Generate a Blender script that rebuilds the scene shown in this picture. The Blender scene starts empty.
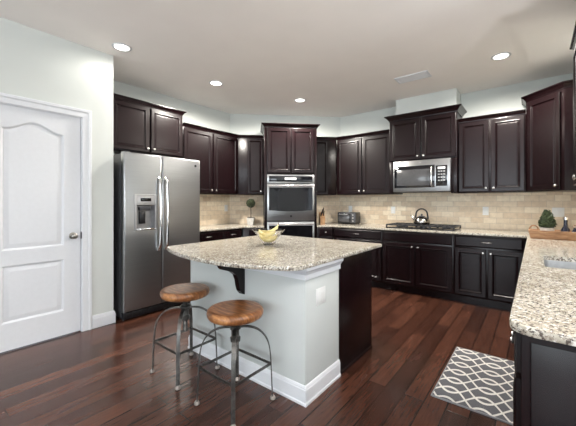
import bpy, bmesh, math, random
from mathutils import Vector, Matrix
from mathutils.geometry import tessellate_polygon
random.seed(7)
S = bpy.context.scene
COL = S.collection
R2 = math.sqrt(2)

# ------------------------------------------------------------------ camera
FPX, HY, CXP, YAW, CAMZ = 310.7, 202.1, 288.2, 38.46, 1.296
cd = bpy.data.cameras.new('camera')
cam = bpy.data.objects.new('camera', cd); COL.objects.link(cam)
cd.sensor_fit = 'HORIZONTAL'; cd.sensor_width = 36
cd.lens = FPX / 576 * 36
cd.shift_x = -(CXP - 288) / 576; cd.shift_y = -(213 - HY) / 576
cd.clip_start = .02
cam.location = (0, 0, CAMZ)
cam.rotation_euler = (math.radians(90), 0, math.radians(YAW))
S.camera = cam

# ------------------------------------------------------------------ colour, world, daylight
S.view_settings.view_transform = 'Standard'; S.view_settings.look = 'None'
S.view_settings.gamma = 1; S.view_settings.use_curve_mapping = False
S.view_settings.exposure = 0.46
W = bpy.data.worlds.new('world'); S.world = W; W.use_nodes = True
W.node_tree.nodes['Background'].inputs[0].default_value = (.80, .90, 1, 1)
W.node_tree.nodes['Background'].inputs[1].default_value = 1.0

def area(name, loc, rot, sx, sy, power, col):
    l = bpy.data.lights.new(name, 'AREA'); l.shape = 'RECTANGLE'; l.size = sx; l.size_y = sy
    l.energy = power; l.color = col
    o = bpy.data.objects.new(name, l); COL.objects.link(o); o.location = loc; o.rotation_euler = rot
    return o
RX = math.radians
DAY = (.86, .94, 1.0)
# daylight area lights added in unseen window openings, rear and far right walls
area('window_daylight', (-1.9, -6.38, 1.55), (RX(90), 0, 0), 1.75, 2.0, 70, DAY).rotation_euler = (RX(90), 0, RX(0))
area('window_daylight', (0.6, -6.38, 1.55), (RX(90), 0, 0), 1.75, 2.0, 70, DAY)
area('window_daylight', (3.1, -6.38, 1.55), (RX(90), 0, 0), 1.75, 2.0, 70, DAY)
area('window_daylight', (4.08, 0.3, 1.5), (0, RX(90), 0), 1.9, 2.0, 3, DAY)
# window over the sink, right wall
area('window_daylight', (.63, 3.0, 1.75), (0, RX(90), 0), .95, 1.0, 22, DAY)

# ------------------------------------------------------------------ material helpers
def newmat(name):
    m = bpy.data.materials.new(name); m.use_nodes = True
    nt = m.node_tree; b = nt.nodes['Principled BSDF']
    return m, nt, b
def N(nt, t, **kw):
    n = nt.nodes.new(t)
    for k, v in kw.items():
        if k in n.inputs: n.inputs[k].default_value = v
        else: setattr(n, k, v)
    return n
def ramp(nt, fac, stops, interp='LINEAR'):
    r = nt.nodes.new('ShaderNodeValToRGB'); r.color_ramp.interpolation = interp
    e = r.color_ramp.elements
    while len(e) < len(stops): e.new(.5)
    for i, (p, c) in enumerate(stops):
        e[i].position = p; e[i].color = (*c, 1) if len(c) == 3 else c
    nt.links.new(fac, r.inputs[0]); return r.outputs[0]
def mathn(nt, op, a, b=None, c=None):
    n = nt.nodes.new('ShaderNodeMath'); n.operation = op
    for i, v in enumerate((a, b, c)):
        if v is None: continue
        if isinstance(v, (int, float)): n.inputs[i].default_value = v
        else: nt.links.new(v, n.inputs[i])
    return n.outputs[0]
def mixc(nt, fac, a, b, mode='MIX'):
    n = nt.nodes.new('ShaderNodeMix'); n.data_type = 'RGBA'; n.blend_type = mode
    for i, v in ((0, fac), (6, a), (7, b)):
        if isinstance(v, (int, float)): n.inputs[i].default_value = v
        elif isinstance(v, tuple): n.inputs[i].default_value = (*v[:3], 1)
        else: nt.links.new(v, n.inputs[i])
    return n.outputs[2]
def coords(nt, kind='Object', scale=(1, 1, 1), rot=(0, 0, 0), loc=(0, 0, 0)):
    t = nt.nodes.new('ShaderNodeTexCoord'); mp = nt.nodes.new('ShaderNodeMapping')
    mp.inputs['Scale'].default_value = scale; mp.inputs['Rotation'].default_value = rot
    mp.inputs['Location'].default_value = loc
    nt.links.new(t.outputs[kind], mp.inputs[0]); return mp.outputs[0]
def noise(nt, vec, scale, detail=3, rough=.5):
    n = N(nt, 'ShaderNodeTexNoise'); n.inputs['Scale'].default_value = scale
    n.inputs['Detail'].default_value = detail; n.inputs['Roughness'].default_value = rough
    nt.links.new(vec, n.inputs['Vector']); return n.outputs[0]
def bump(nt, b, h, strength=.2, dist=.01):
    n = nt.nodes.new('ShaderNodeBump'); n.inputs['Strength'].default_value = strength
    n.inputs['Distance'].default_value = dist
    nt.links.new(h, n.inputs['Height']); nt.links.new(n.outputs[0], b.inputs['Normal'])
def setp(b, **kw):
    for k, v in kw.items():
        k = k.replace('_', ' ')
        b.inputs[k].default_value = (*v, 1) if isinstance(v, tuple) else v
def simple(name, col, rough=.5, metal=0, var=.06, scale=30, **kw):
    """plain finish with slight procedural mottling"""
    m, nt, b = newmat(name)
    v = coords(nt); n = noise(nt, v, scale, 2)
    lo = tuple(c * (1 - var) for c in col); hi = tuple(min(1, c * (1 + var)) for c in col)
    nt.links.new(ramp(nt, n, [(.35, lo), (.65, hi)]), b.inputs['Base Color'])
    setp(b, Roughness=rough, Metallic=metal, **kw)
    return m

M = {}
M['wall'] = simple('wall_paint', (.625, .655, .63), .75, var=.01, scale=4)
M['ceiling'] = simple('ceiling_paint', (.93, .895, .865), .9, var=.01, scale=3)
M['white'] = simple('white_trim_paint', (.70, .72, .75), .35, var=.01)
M['grey_wall'] = simple('grey_island_paint', (.545, .575, .565), .6, var=.01, scale=4)
M['plate'] = simple('white_plastic', (.80, .81, .80), .35, var=.01)
M['nickel'] = simple('brushed_nickel', (.66, .65, .63), .26, 1, var=.03)
M['chrome'] = simple('polished_steel', (.85, .85, .85), .12, 1, var=.02)
M['black'] = simple('black_plastic', (.012, .012, .014), .35, var=.1)
M['glossblack'] = simple('black_glass', (.006, .006, .008), .04, var=.1)
M['iron'] = simple('cast_iron', (.022, .022, .024), .42, .3, var=.2)
M['darkgrey'] = simple('dark_grey_enamel', (.05, .05, .055), .45, var=.05)
M['stoolmetal'] = simple('aged_gunmetal', (.13, .127, .12), .34, .85, var=.25, scale=40)
M['foot'] = simple('pale_foot_pad', (.30, .27, .24), .5, var=.1)
M['greyplastic'] = simple('silver_grey_plastic', (.42, .42, .42), .35, .4, var=.03)
M['pot'] = simple('whitewashed_pot', (.62, .60, .56), .7, var=.12, scale=25)
M['soil'] = simple('dark_soil', (.03, .022, .015), .9, var=.4, scale=80)
M['bark'] = simple('twig_bark', (.09, .055, .03), .8, var=.3, scale=60)
M['orange'] = simple('amber_glaze', (.55, .22, .03), .3, var=.15)
M['navy'] = simple('dark_blue_glass', (.012, .014, .03), .1, var=.2)
M['sinksteel'] = simple('satin_sink_steel', (.62, .63, .64), .3, .9)
M['knobmetal'] = simple('dark_satin_nickel', (.34, .32, .29), .28, 1)
M['recess'] = simple('shaded_recess_plastic', (.25, .25, .255), .3, .5)  # darker grey paints in the shade inside the dispenser recess
M['rubber'] = simple('black_rubber', (.02, .02, .02), .7)

def m_stainless():
    m, nt, b = newmat('brushed_stainless')
    v = coords(nt, scale=(1, 1, 260))
    n = noise(nt, v, 3, 3)
    nt.links.new(ramp(nt, n, [(.3, (.35, .355, .36)), (.7, (.40, .405, .41))]), b.inputs['Base Color'])
    nt.links.new(ramp(nt, n, [(.2, (.27,) * 3), (.8, (.34,) * 3)]), b.inputs['Roughness'])
    setp(b, Metallic=.97)
    v2 = coords(nt, scale=(1.2, 1.2, 5)); h = noise(nt, v2, 1.4, 1)
    bump(nt, b, h, .12, .02)
    return m
M['steel'] = m_stainless()

def m_cab():
    m, nt, b = newmat('espresso_stained_maple')
    v = coords(nt, scale=(14, 14, 1.2)); n = noise(nt, v, 6, 4, .6)
    nt.links.new(ramp(nt, n, [(.3, (.0048, .0016, .0021)), (.7, (.0082, .0028, .0036))]), b.inputs['Base Color'])
    setp(b, Roughness=.27); b.inputs['Specular IOR Level'].default_value = .29
    b.inputs['Coat Weight'].default_value = .05; b.inputs['Coat Roughness'].default_value = .22
    bump(nt, b, n, .05, .002)
    return m
M['cab'] = m_cab()

def m_floor():
    m, nt, b = newmat('dark_walnut_planks')
    v = coords(nt, rot=(0, 0, math.radians(90)), loc=(.03, .31, 0))
    br = nt.nodes.new('ShaderNodeTexBrick'); br.offset = .37; br.offset_frequency = 2; br.squash = 1.0
    br.inputs['Scale'].default_value = 1; br.inputs['Brick Width'].default_value = 1.05
    br.inputs['Row Height'].default_value = .128; br.inputs['Mortar Size'].default_value = .0042
    br.inputs['Mortar Smooth'].default_value = .2; br.inputs['Bias'].default_value = -.1
    br.inputs['Color1'].default_value = (0, 0, 0, 1); br.inputs['Color2'].default_value = (1, 1, 1, 1)
    br.inputs['Mortar'].default_value = (.5, .5, .5, 1)
    nt.links.new(v, br.inputs['Vector'])
    tone = ramp(nt, br.outputs['Color'], [(0, (.044, .0165, .0105)), (.45, (.066, .0245, .0150)), (.8, (.090, .034, .0205)), (1, (.115, .046, .028))])
    gv = coords(nt, scale=(22, 1.6, 1)); g = noise(nt, gv, 3.2, 5, .65)
    g2 = noise(nt, coords(nt, scale=(6, .9, 1)), 1.8, 2)
    c = mixc(nt, .75, tone, ramp(nt, g, [(.3, (.45, .42, .40)), (.55, (1, 1, 1)), (.75, (1.35, 1.3, 1.25))]), 'MULTIPLY')
    c = mixc(nt, .5, c, ramp(nt, g2, [(.3, (.75, .73, .72)), (.7, (1.2, 1.2, 1.2))]), 'MULTIPLY')
    c = mixc(nt, br.outputs['Fac'], c, (.008, .004, .003))
    nt.links.new(c, b.inputs['Base Color'])
    nt.links.new(ramp(nt, g2, [(.25, (.17,) * 3), (.8, (.29,) * 3)]), b.inputs['Roughness'])
    b.inputs['Specular IOR Level'].default_value = .5
    h = mathn(nt, 'SUBTRACT', mathn(nt, 'ADD', mathn(nt, 'MULTIPLY', g, .25), mathn(nt, 'MULTIPLY', g2, .7)), br.outputs['Fac'])
    bump(nt, b, h, .22, .003)
    return m
M['floor'] = m_floor()

def m_granite():
    m, nt, b = newmat('speckled_beige_granite')
    v = coords(nt)
    a = noise(nt, v, 16, 4, .6)
    c = ramp(nt, a, [(.30, (.34, .295, .225)), (.45, (.465, .425, .345)), (.62, (.575, .545, .465))])
    f = noise(nt, v, 70, 4, .75)
    c = mixc(nt, ramp(nt, f, [(.52, (0, 0, 0)), (.60, (1, 1, 1))]), c, (.27, .225, .185))
    f2 = noise(nt, v, 80, 3, .7)
    c = mixc(nt, ramp(nt, f2, [(.525, (0, 0, 0)), (.575, (1, 1, 1))]), c, (.11, .092, .078))
    f3 = noise(nt, coords(nt, loc=(7, 3, 1)), 75, 3, .6)
    c = mixc(nt, ramp(nt, f3, [(.58, (0, 0, 0)), (.64, (1, 1, 1))]), c, (.80, .78, .73))
    nt.links.new(c, b.inputs['Base Color'])
    setp(b, Roughness=.14)
    return m
M['granite'] = m_granite()

def m_tile():
    m, nt, b = newmat('travertine_subway_tile')
    t = nt.nodes.new('ShaderNodeUVMap'); v = t.outputs[0]
    br = nt.nodes.new('ShaderNodeTexBrick'); br.offset = .5
    br.inputs['Scale'].default_value = 1; br.inputs['Brick Width'].default_value = .152
    br.inputs['Row Height'].default_value = .077; br.inputs['Mortar Size'].default_value = .0022
    br.inputs['Mortar Smooth'].default_value = .3
    br.inputs['Color1'].default_value = (.68, .545, .395, 1); br.inputs['Color2'].default_value = (.86, .76, .60, 1)
    br.inputs['Mortar'].default_value = (.52, .45, .37, 1)
    nt.links.new(v, br.inputs['Vector'])
    n = noise(nt, v, 18, 4, .6)
    c = mixc(nt, .7, br.outputs['Color'], ramp(nt, n, [(.3, (.84, .82, .78)), (.7, (1.1, 1.09, 1.08))]), 'MULTIPLY')
    nt.links.new(c, b.inputs['Base Color']); setp(b, Roughness=.42)
    bump(nt, b, mathn(nt, 'SUBTRACT', mathn(nt, 'MULTIPLY', n, .3), br.outputs['Fac']), .4, .003)
    return m
M['tile'] = m_tile()

def m_rug():
    m, nt, b = newmat('grey_trellis_weave')
    t = nt.nodes.new('ShaderNodeTexCoord'); sp = nt.nodes.new('ShaderNodeSeparateXYZ')
    nt.links.new(t.outputs['Object'], sp.inputs[0])
    P, L, A = .138, .40, .74
    s = mathn(nt, 'MULTIPLY', mathn(nt, 'SINE', mathn(nt, 'MULTIPLY', mathn(nt, 'ADD', sp.outputs[0], .095), 2 * math.pi / L)), A)
    yv = mathn(nt, 'DIVIDE', mathn(nt, 'ADD', sp.outputs[1], .02), P)
    def fam(sign):
        q = mathn(nt, 'ADD', yv, mathn(nt, 'MULTIPLY', s, sign))
        fr = mathn(nt, 'FRACT', mathn(nt, 'ADD', q, 10))
        return mathn(nt, 'ABSOLUTE', mathn(nt, 'SUBTRACT', fr, .5))
    d = mathn(nt, 'MINIMUM', fam(1), fam(-1))
    msk = mathn(nt, 'LESS_THAN', d, .088)
    n = noise(nt, t.outputs['Object'], 400, 2)
    g = ramp(nt, n, [(.3, (.085, .085, .095)), (.7, (.145, .145, .16))])
    w = ramp(nt, n, [(.3, (.62, .60, .56)), (.7, (.80, .78, .74))])
    nt.links.new(mixc(nt, msk, g, w), b.inputs['Base Color']); setp(b, Roughness=.95)
    bump(nt, b, n, .4, .003)
    return m
M['rug'] = m_rug()
M['rugedge'] = simple('grey_binding', (.26, .26, .27), .9)

def m_wood(name, dark, mid, light, scale=(30, 3, 3), rough=.3, k=3.0):
    m, nt, b = newmat(name)
    v = coords(nt, scale=scale); n = noise(nt, v, k, 5, .6)
    n2 = noise(nt, coords(nt), 7, 2)
    c = ramp(nt, n, [(.28, dark), (.5, mid), (.72, light)])
    c = mixc(nt, .5, c, ramp(nt, n2, [(.3, (.6, .55, .5)), (.7, (1.25, 1.2, 1.15))]), 'MULTIPLY')
    nt.links.new(c, b.inputs['Base Color']); setp(b, Roughness=rough)
    bump(nt, b, n, .1, .002)
    return m
M['seatwood'] = m_wood('mango_wood', (.060, .020, .008), (.23, .090, .030), (.50, .24, .095), scale=(3, 16, 6), rough=.28)
M['traywood'] = m_wood('rustic_tray_wood', (.20, .10, .05), (.38, .21, .11), (.52, .33, .19), scale=(3, 20, 20), rough=.55)
M['blockwood'] = m_wood('beech_block', (.42, .22, .10), (.58, .34, .17), (.68, .44, .25), scale=(12, 12, 2), rough=.4)

def m_leaf(name, dark, light):
    m, nt, b = newmat(name); v = coords(nt); n = noise(nt, v, 60, 3)
    nt.links.new(ramp(nt, n, [(.35, dark), (.65, light)]), b.inputs['Base Color']); setp(b, Roughness=.55)
    return m
M['leaf'] = m_leaf('boxwood_leaves', (.016, .030, .012), (.085, .115, .045))
M['leaf2'] = m_leaf('moss_topiary_leaves', (.022, .034, .016), (.075, .09, .04))
def m_banana():
    m, nt, b = newmat('ripe_banana_skin'); v = coords(nt); n = noise(nt, v, 22, 4, .6)
    nt.links.new(ramp(nt, n, [(.28, (.50, .36, .10)), (.42, (.80, .66, .27)), (.7, (.90, .80, .42))]), b.inputs['Base Color'])
    setp(b, Roughness=.45); return m
M['banana'] = m_banana()
def m_glass(name, tint=(1, 1, 1), rough=0.0):
    m, nt, b = newmat(name); n = noise(nt, coords(nt), 40, 1)
    nt.links.new(ramp(nt, n, [(.3, tuple(.97 * c for c in tint)), (.7, tint)]), b.inputs['Base Color'])
    setp(b, Roughness=rough); b.inputs['Transmission Weight'].default_value = 1; b.inputs['IOR'].default_value = 1.45
    return m
M['glass'] = m_glass('clear_glass')
def m_emit(name, col, st):
    m, nt, b = newmat(name); n = noise(nt, coords(nt), 5, 1)
    nt.links.new(ramp(nt, n, [(.3, col), (.7, col)]), b.inputs['Emission Color'])
    b.inputs['Emission Strength'].default_value = st; return m
M['lens'] = m_emit('lit_lamp_lens', (1, .95, .86), 7)
M['display'] = m_emit('dim_display', (.25, .30, .34), .25)
def m_mesh():
    m, nt, b = newmat('microwave_mesh_glass')
    v = nt.nodes.new('ShaderNodeTexVoronoi'); v.inputs['Scale'].default_value = 240
    nt.links.new(coords(nt), v.inputs['Vector'])
    nt.links.new(ramp(nt, v.outputs['Distance'], [(.3, (.03, .03, .03)), (.6, (.08, .08, .085))]), b.inputs['Base Color'])
    setp(b, Roughness=.16); return m
M['meshglass'] = m_mesh()

# ------------------------------------------------------------------ mesh builder
class MB:
    def __init__(s): s.v = []; s.f = []; s.sm = []; s.uv = {}
    def add(s, vs, fs, smooth=False, uvs=None):
        o = len(s.v); s.v += [Vector(v) for v in vs]
        for i, f in enumerate(fs):
            if uvs: s.uv[len(s.f)] = [uvs[k] for k in f]
            s.f.append([k + o for k in f]); s.sm.append(smooth)
        return s
    def box(s, x0, x1, y0, y1, z0, z1, b=0.0):
        if x1 < x0: x0, x1 = x1, x0
        if y1 < y0: y0, y1 = y1, y0
        if z1 < z0: z0, z1 = z1, z0
        if b <= 0:
            vs = [(x, y, z) for x in (x0, x1) for y in (y0, y1) for z in (z0, z1)]
            return s.add(vs, [(0, 1, 3, 2), (4, 6, 7, 5), (0, 4, 5, 1), (2, 3, 7, 6), (0, 2, 6, 4), (1, 5, 7, 3)])
        bm = bmesh.new(); bmesh.ops.create_cube(bm, size=1)
        for v in bm.verts:
            v.co = ((x0 + x1) / 2 + v.co.x * (x1 - x0), (y0 + y1) / 2 + v.co.y * (y1 - y0), (z0 + z1) / 2 + v.co.z * (z1 - z0))
        b = min(b, .49 * min(x1 - x0, y1 - y0, z1 - z0))
        bmesh.ops.bevel(bm, geom=bm.edges[:], offset=b, segments=2, affect='EDGES', profile=.5)
        bm.verts.ensure_lookup_table(); bm.verts.index_update()
        s.add([v.co.copy() for v in bm.verts], [[v.index for v in f.verts] for f in bm.faces], True)
        bm.free(); return s
    def lathe(s, prof, seg=24, c=(0, 0, 0), axis='z', smooth=True, capb=True, capt=True):
        def P(r, h, a):
            x, y = r * math.cos(a), r * math.sin(a)
            p = {'z': (x, y, h), 'y': (x, -h, y), 'x': (h, x, y)}[axis]
            return (c[0] + p[0], c[1] + p[1], c[2] + p[2])
        vs = [P(r, h, 2 * math.pi * k / seg) for r, h in prof for k in range(seg)]
        fs = []
        for i in range(len(prof) - 1):
            for k in range(seg):
                k2 = (k + 1) % seg
                fs.append((i * seg + k, i * seg + k2, (i + 1) * seg + k2, (i + 1) * seg + k))
        if capb: fs.append(tuple(reversed(range(seg))))
        if capt: fs.append(tuple(range((len(prof) - 1) * seg, len(prof) * seg)))
        return s.add(vs, fs, smooth)
    def tube(s, pts, r, seg=10, flat=None, up=(0, 0, 1)):
        pts = [Vector(p) for p in pts]; n = len(pts); vs = []; fs = []
        rs = r if isinstance(r, (list, tuple)) else [r] * n
        prev = None
        for i, p in enumerate(pts):
            t = (pts[min(i + 1, n - 1)] - pts[max(i - 1, 0)]).normalized()
            if prev is None:
                a = Vector(up) - t * t.dot(Vector(up))
                if a.length < 1e-3: a = Vector((1, 0, 0)) - t * t.x
            else: a = prev - t * t.dot(prev)
            a.normalize(); prev = a; bb = t.cross(a)
            fa, fb = (flat if flat else (1, 1))
            for k in range(seg):
                an = 2 * math.pi * (k + .5) / seg
                vs.append(p + a * (math.cos(an) * rs[i] * fa) + bb * (math.sin(an) * rs[i] * fb))
        for i in range(n - 1):
            for k in range(seg):
                k2 = (k + 1) % seg
                fs.append((i * seg + k, i * seg + k2, (i + 1) * seg + k2, (i + 1) * seg + k))
        fs.append(tuple(reversed(range(seg)))); fs.append(tuple(range((n - 1) * seg, n * seg)))
        return s.add(vs, fs, seg > 6)
    def sweep(s, path, prof, closed=False):
        """path: 2-D points (outside on the right when walking), prof: (outward offset, z) loop"""
        n = len(path); P = [Vector(p) for p in path]; mit = []
        for i in range(n):
            d0 = (P[i] - P[i - 1]).normalized() if (i or closed) else None
            d1 = (P[(i + 1) % n] - P[i]).normalized() if (i < n - 1 or closed) else None
            d0 = d0 or d1; d1 = d1 or d0
            n0 = Vector((d0.y, -d0.x)); n1 = Vector((d1.y, -d1.x))
            mm = (n0 + n1); mm.normalize(); mit.append(mm / max(.2, mm.dot(n1)))
        m = len(prof)
        vs = [(P[i].x + mit[i].x * o, P[i].y + mit[i].y * o, z) for i in range(n) for o, z in prof]
        fs = []
        for i in range(n if closed else n - 1):
            j = (i + 1) % n
            for k in range(m):
                k2 = (k + 1) % m
                fs.append((i * m + k, j * m + k, j * m + k2, i * m + k2))
        if not closed:
            fs.append(tuple(range(m))); fs.append(tuple(reversed(range((n - 1) * m, n * m))))
        return s.add(vs, fs)
    def rings(s, x0, x1, z0, z1, rr, cap=True):
        """concentric rectangles facing -y: rr = list of (inset, y)"""
        vs = []
        for i, y in rr:
            vs += [(x0 + i, y, z0 + i), (x1 - i, y, z0 + i), (x1 - i, y, z1 - i), (x0 + i, y, z1 - i)]
        fs = []
        for q in range(len(rr) - 1):
            for k in range(4):
                k2 = (k + 1) % 4; fs.append((q * 4 + k, q * 4 + k2, q * 4 + 4 + k2, q * 4 + 4 + k))
        if cap: n = len(rr) * 4; fs.append((n - 4, n - 3, n - 2, n - 1))
        return s.add(vs, fs)
    def slab(s, poly, z0, z1, bev=.006, holes=()):
        """horizontal slab with a softened outline and rectangular/poly holes"""
        n = len(poly); P = [Vector(p) for p in poly]; mit = []
        for i in range(n):
            d0 = (P[i] - P[i - 1]).normalized(); d1 = (P[(i + 1) % n] - P[i]).normalized()
            n0 = Vector((d0.y, -d0.x)); n1 = Vector((d1.y, -d1.x)); mm = n0 + n1; mm.normalize()
            mit.append(mm / max(.3, mm.dot(n1)))
        lv = [(-bev, z0), (-bev * .3, z0 + bev * .3), (0, z0 + bev), (0, z1 - bev), (-bev * .3, z1 - bev * .3), (-bev, z1)]
        vs = [(P[i].x + mit[i].x * o, P[i].y + mit[i].y * o, z) for o, z in lv for i in range(n)]
        fs = []
        for q in range(len(lv) - 1):
            for k in range(n):
                k2 = (k + 1) % n; fs.append((q * n + k, q * n + k2, q * n + n + k2, q * n + n + k))
        s.add(vs, fs, True)
        top = [Vector((P[i].x - mit[i].x * bev, P[i].y - mit[i].y * bev, z1)) for i in range(n)]
        loops = [top] + [[Vector((x, y, z1)) for x, y in h] for h in holes]
        flat = [v for l in loops for v in l]
        tris = tessellate_polygon(loops)
        s.add(flat, [tuple(t) if (flat[t[1]] - flat[t[0]]).cross(flat[t[2]] - flat[t[0]]).z > 0 else tuple(reversed(t)) for t in tris])
        fl2 = [Vector((v.x, v.y, z0)) for v in flat]
        s.add(fl2, [tuple(t) if (flat[t[1]] - flat[t[0]]).cross(flat[t[2]] - flat[t[0]]).z < 0 else tuple(reversed(t)) for t in tris])
        for h in holes:
            k = len(h); vs = [(x, y, z0) for x, y in h] + [(x, y, z1) for x, y in h]
            s.add(vs, [(i, (i + 1) % k, k + (i + 1) % k, k + i) for i in range(k)])
        return s
    def xf(s, mat, start=0):
        for i in range(start, len(s.v)): s.v[i] = mat @ s.v[i]
        return s
    def build(s, name, mat, parent=None, ang=38, **props):
        me = bpy.data.meshes.new(name); me.from_pydata([tuple(v) for v in s.v], [], s.f)
        me.polygons.foreach_set('use_smooth', s.sm)
        if s.uv:
            l = me.uv_layers.new(name='UVMap')
            for p in me.polygons:
                u = s.uv.get(p.index)
                if u:
                    for k, li in enumerate(p.loop_indices): l.data[li].uv = u[k]
        me.materials.append(mat)
        bm = bmesh.new(); bm.from_mesh(me)
        if not s.uv: bmesh.ops.recalc_face_normals(bm, faces=bm.faces[:])
        bm.to_mesh(me); bm.free()
        if any(s.sm): me.set_sharp_from_angle(angle=math.radians(ang))
        me.update()
        o = bpy.data.objects.new(name, me); COL.objects.link(o)
        if parent: o.parent = parent
        for k, v in props.items(): o[k] = v
        return o

def thing(name, label, cat, loc=(0, 0, 0), rot=0, group=None):
    o = bpy.data.objects.new(name, None); COL.objects.link(o); o.empty_display_size = .1
    o.location = loc; o.rotation_euler = (0, 0, math.radians(rot)); o['label'] = label; o['category'] = cat
    if group: o['group'] = group
    return o
def tag(o, label, cat, group=None):
    o['label'] = label; o['category'] = cat
    if group: o['group'] = group
    return o
def struct(mb, name, mat): return mb.build(name, mat, kind='structure')
def D(s_, c_): return ((s_ - c_) / R2, (s_ + c_) / R2)      # along / out-of the diagonal corner

# ------------------------------------------------------------------ the room
XL, YL = -3.556, 1.45           # wall with the white door, and where it ends
XF, YB, XR, CZ = -4.26, 5.12, .60, 2.87
CW = 5.62                        # diagonal corner wall
YD = CW * R2 + XF; XD = YB - CW * R2
RY, RXX = -6.5, 4.2              # rear wall, far right wall
struct(MB().box(-4.5, 4.4, -6.7, 5.4, -.08, 0), 'floor', M['floor'])
cl = MB().box(-4.5, 4.4, -6.7, 5.4, CZ, CZ + .08)
struct(cl, 'ceiling', M['ceiling'])

DY0, DY1, DZ = .415, 1.146, 2.135  # door opening
w = MB(); w.box(XL - .12, XL, DY1 + .012, YL, 0, CZ)
w.box(XL - .12, XL, RY, DY0 - .012, 0, CZ); w.box(XL - .12, XL, DY0 - .012, DY1 + .012, DZ + .012, CZ)
struct(w, 'wall_left', M['wall'])
struct(MB().box(XF, XL - .12, YL - .12, YL, 0, CZ), 'wall_return', M['wall'])
struct(MB().box(XF - .1, XF, YL - .12, YD, 0, CZ), 'wall_refrigerator_side', M['wall'])
w = MB(); w.sweep([(XF, YD), (XD, YB)], [(0, 0), (0, CZ), (-.08, CZ), (-.08, 0)])
struct(w, 'wall_corner', M['wall'])
struct(MB().box(XD, XR + .1, YB, YB + .1, 0, CZ), 'wall_back', M['wall'])
w = MB()     # right wall with the window above the sink
w.box(XR, XR + .1, 3.50, YB, 0, CZ); w.box(XR, XR + .1, 2.3, 2.5, 0, CZ)
w.box(XR, XR + .1, 2.5, 3.50, 0, 1.25); w.box(XR, XR + .1, 2.5, 3.50, 2.3, CZ)
struct(w, 'wall_right', M['wall'])
struct(MB().box(XR + .1, RXX, 2.3, 2.4, 0, CZ), 'wall_family_room', M['wall'])
w = MB(); xs = [XL - .12, -2.8, -1.0, -.3, 1.5, 2.2, 4.0, RXX + .1]
for i in (0, 2, 4, 6): w.box(xs[i], xs[i + 1], RY - .1, RY, 0, CZ)
for i in (1, 3, 5):
    w.box(xs[i], xs[i + 1], RY - .1, RY, 0, .55); w.box(xs[i], xs[i + 1], RY - .1, RY, 2.55, CZ)
struct(w, 'wall_rear', M['wall'])
w = MB(); w.box(RXX, RXX + .1, RY, -.8, 0, CZ); w.box(RXX, RXX + .1, 1.4, 2.4, 0, CZ)
w.box(RXX, RXX + .1, -.8, 1.4, 0, .5); w.box(RXX, RXX + .1, -.8, 1.4, 2.5, CZ)
struct(w, 'wall_far_right', M['wall'])
# boxed chase above the microwave cabinet
struct(MB().box(-1.69, -.85, 4.80, YB, 2.607, CZ), 'wall_chase', M['wall'])
# window casings behind the camera
k = 1
for i in (1, 3, 5):
    fr = MB(); a, b_ = xs[i], xs[i + 1]
    for x0, x1, z0, z1 in ((a - .07, a + .03, .5, 2.6), (b_ - .03, b_ + .07, .5, 2.6), (a, b_, .48, .58), (a, b_, 2.52, 2.62), ((a + b_) / 2 - .025, (a + b_) / 2 + .025, .55, 2.55), (a, b_, 1.5, 1.55)):
        fr.box(x0, x1, RY - .04, RY + .02, z0, z1, .004)
    struct(fr, f'window_{k}', M['white']); k += 1
fr = MB()
for y0, y1, z0, z1 in ((-.87, -.78, .45, 2.55), (1.38, 1.47, .45, 2.55), (-.8, 1.4, .45, .53), (-.8, 1.4, 2.47, 2.55), (.27, .32, .5, 2.5)):
    fr.box(RXX - .02, RXX + .04, y0, y1, z0, z1, .004)
struct(fr, 'window_4', M['white'])
fr = MB()
for y0, y1, z0, z1 in ((2.44, 2.52, 1.2, 2.36), (3.46, 3.50, 1.2, 2.36), (2.5, 3.5, 1.2, 1.27), (2.5, 3.5, 2.28, 2.36), (2.975, 3.025, 1.25, 2.3)):
    fr.box(XR - .015, XR + .05, y0, y1, z0, z1, .004)
struct(fr, 'window_5', M['white'])

# baseboards
BP = [(0, 0), (.016, 0), (.016, .095), (.012, .105), (.012, .112), (.006, .126), (0, .130)]
bb = MB(); bb.sweep([(XL, DY1 + .095), (XL, YL), (XF + .8 - .35, YL)][::1], [(o, z) for o, z in BP])
struct(bb, 'baseboard_left', M['white'])
bb = MB(); bb.sweep([(XL, RY), (XL, DY0 - .095)], BP); struct(bb, 'baseboard_left_near', M['white'])

# backsplash tiles
def tilewall(name, p0, p1, z0, z1, u0):
    p0, p1 = Vector(p0), Vector(p1); L = (p1 - p0).length; n = Vector((p1.y - p0.y, p0.x - p1.x)).normalized() * .008
    q = MB()
    a, b_ = p0 + n, p1 + n
    vs = [(a.x, a.y, z0), (b_.x, b_.y, z0), (b_.x, b_.y, z1), (a.x, a.y, z1), (p0.x, p0.y, z0), (p1.x, p1.y, z0), (p1.x, p1.y, z1), (p0.x, p0.y, z1)]
    uv = [(u0, z0), (u0 + L, z0), (u0 + L, z1), (u0, z1)] * 2
    q.add(vs, [(0, 1, 2, 3), (4, 0, 3, 7), (1, 5, 6, 2), (3, 2, 6, 7)], uvs=uv)
    struct(q, name, M['tile']); return u0 + L
ZT0, ZT1 = .900, 1.46
u = tilewall('wall_tile_left', (XF, 2.40), (XF, YD), ZT0, ZT1, .05)
u = tilewall('wall_tile_corner', (XF, YD), (XD, YB), ZT0, ZT1, u)
u = tilewall('wall_tile_back', (XD, YB), (XR, YB), ZT0, ZT1, u)
tilewall('wall_tile_right', (XR, YB), (XR, 3.52), ZT0, ZT1, u)

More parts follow.
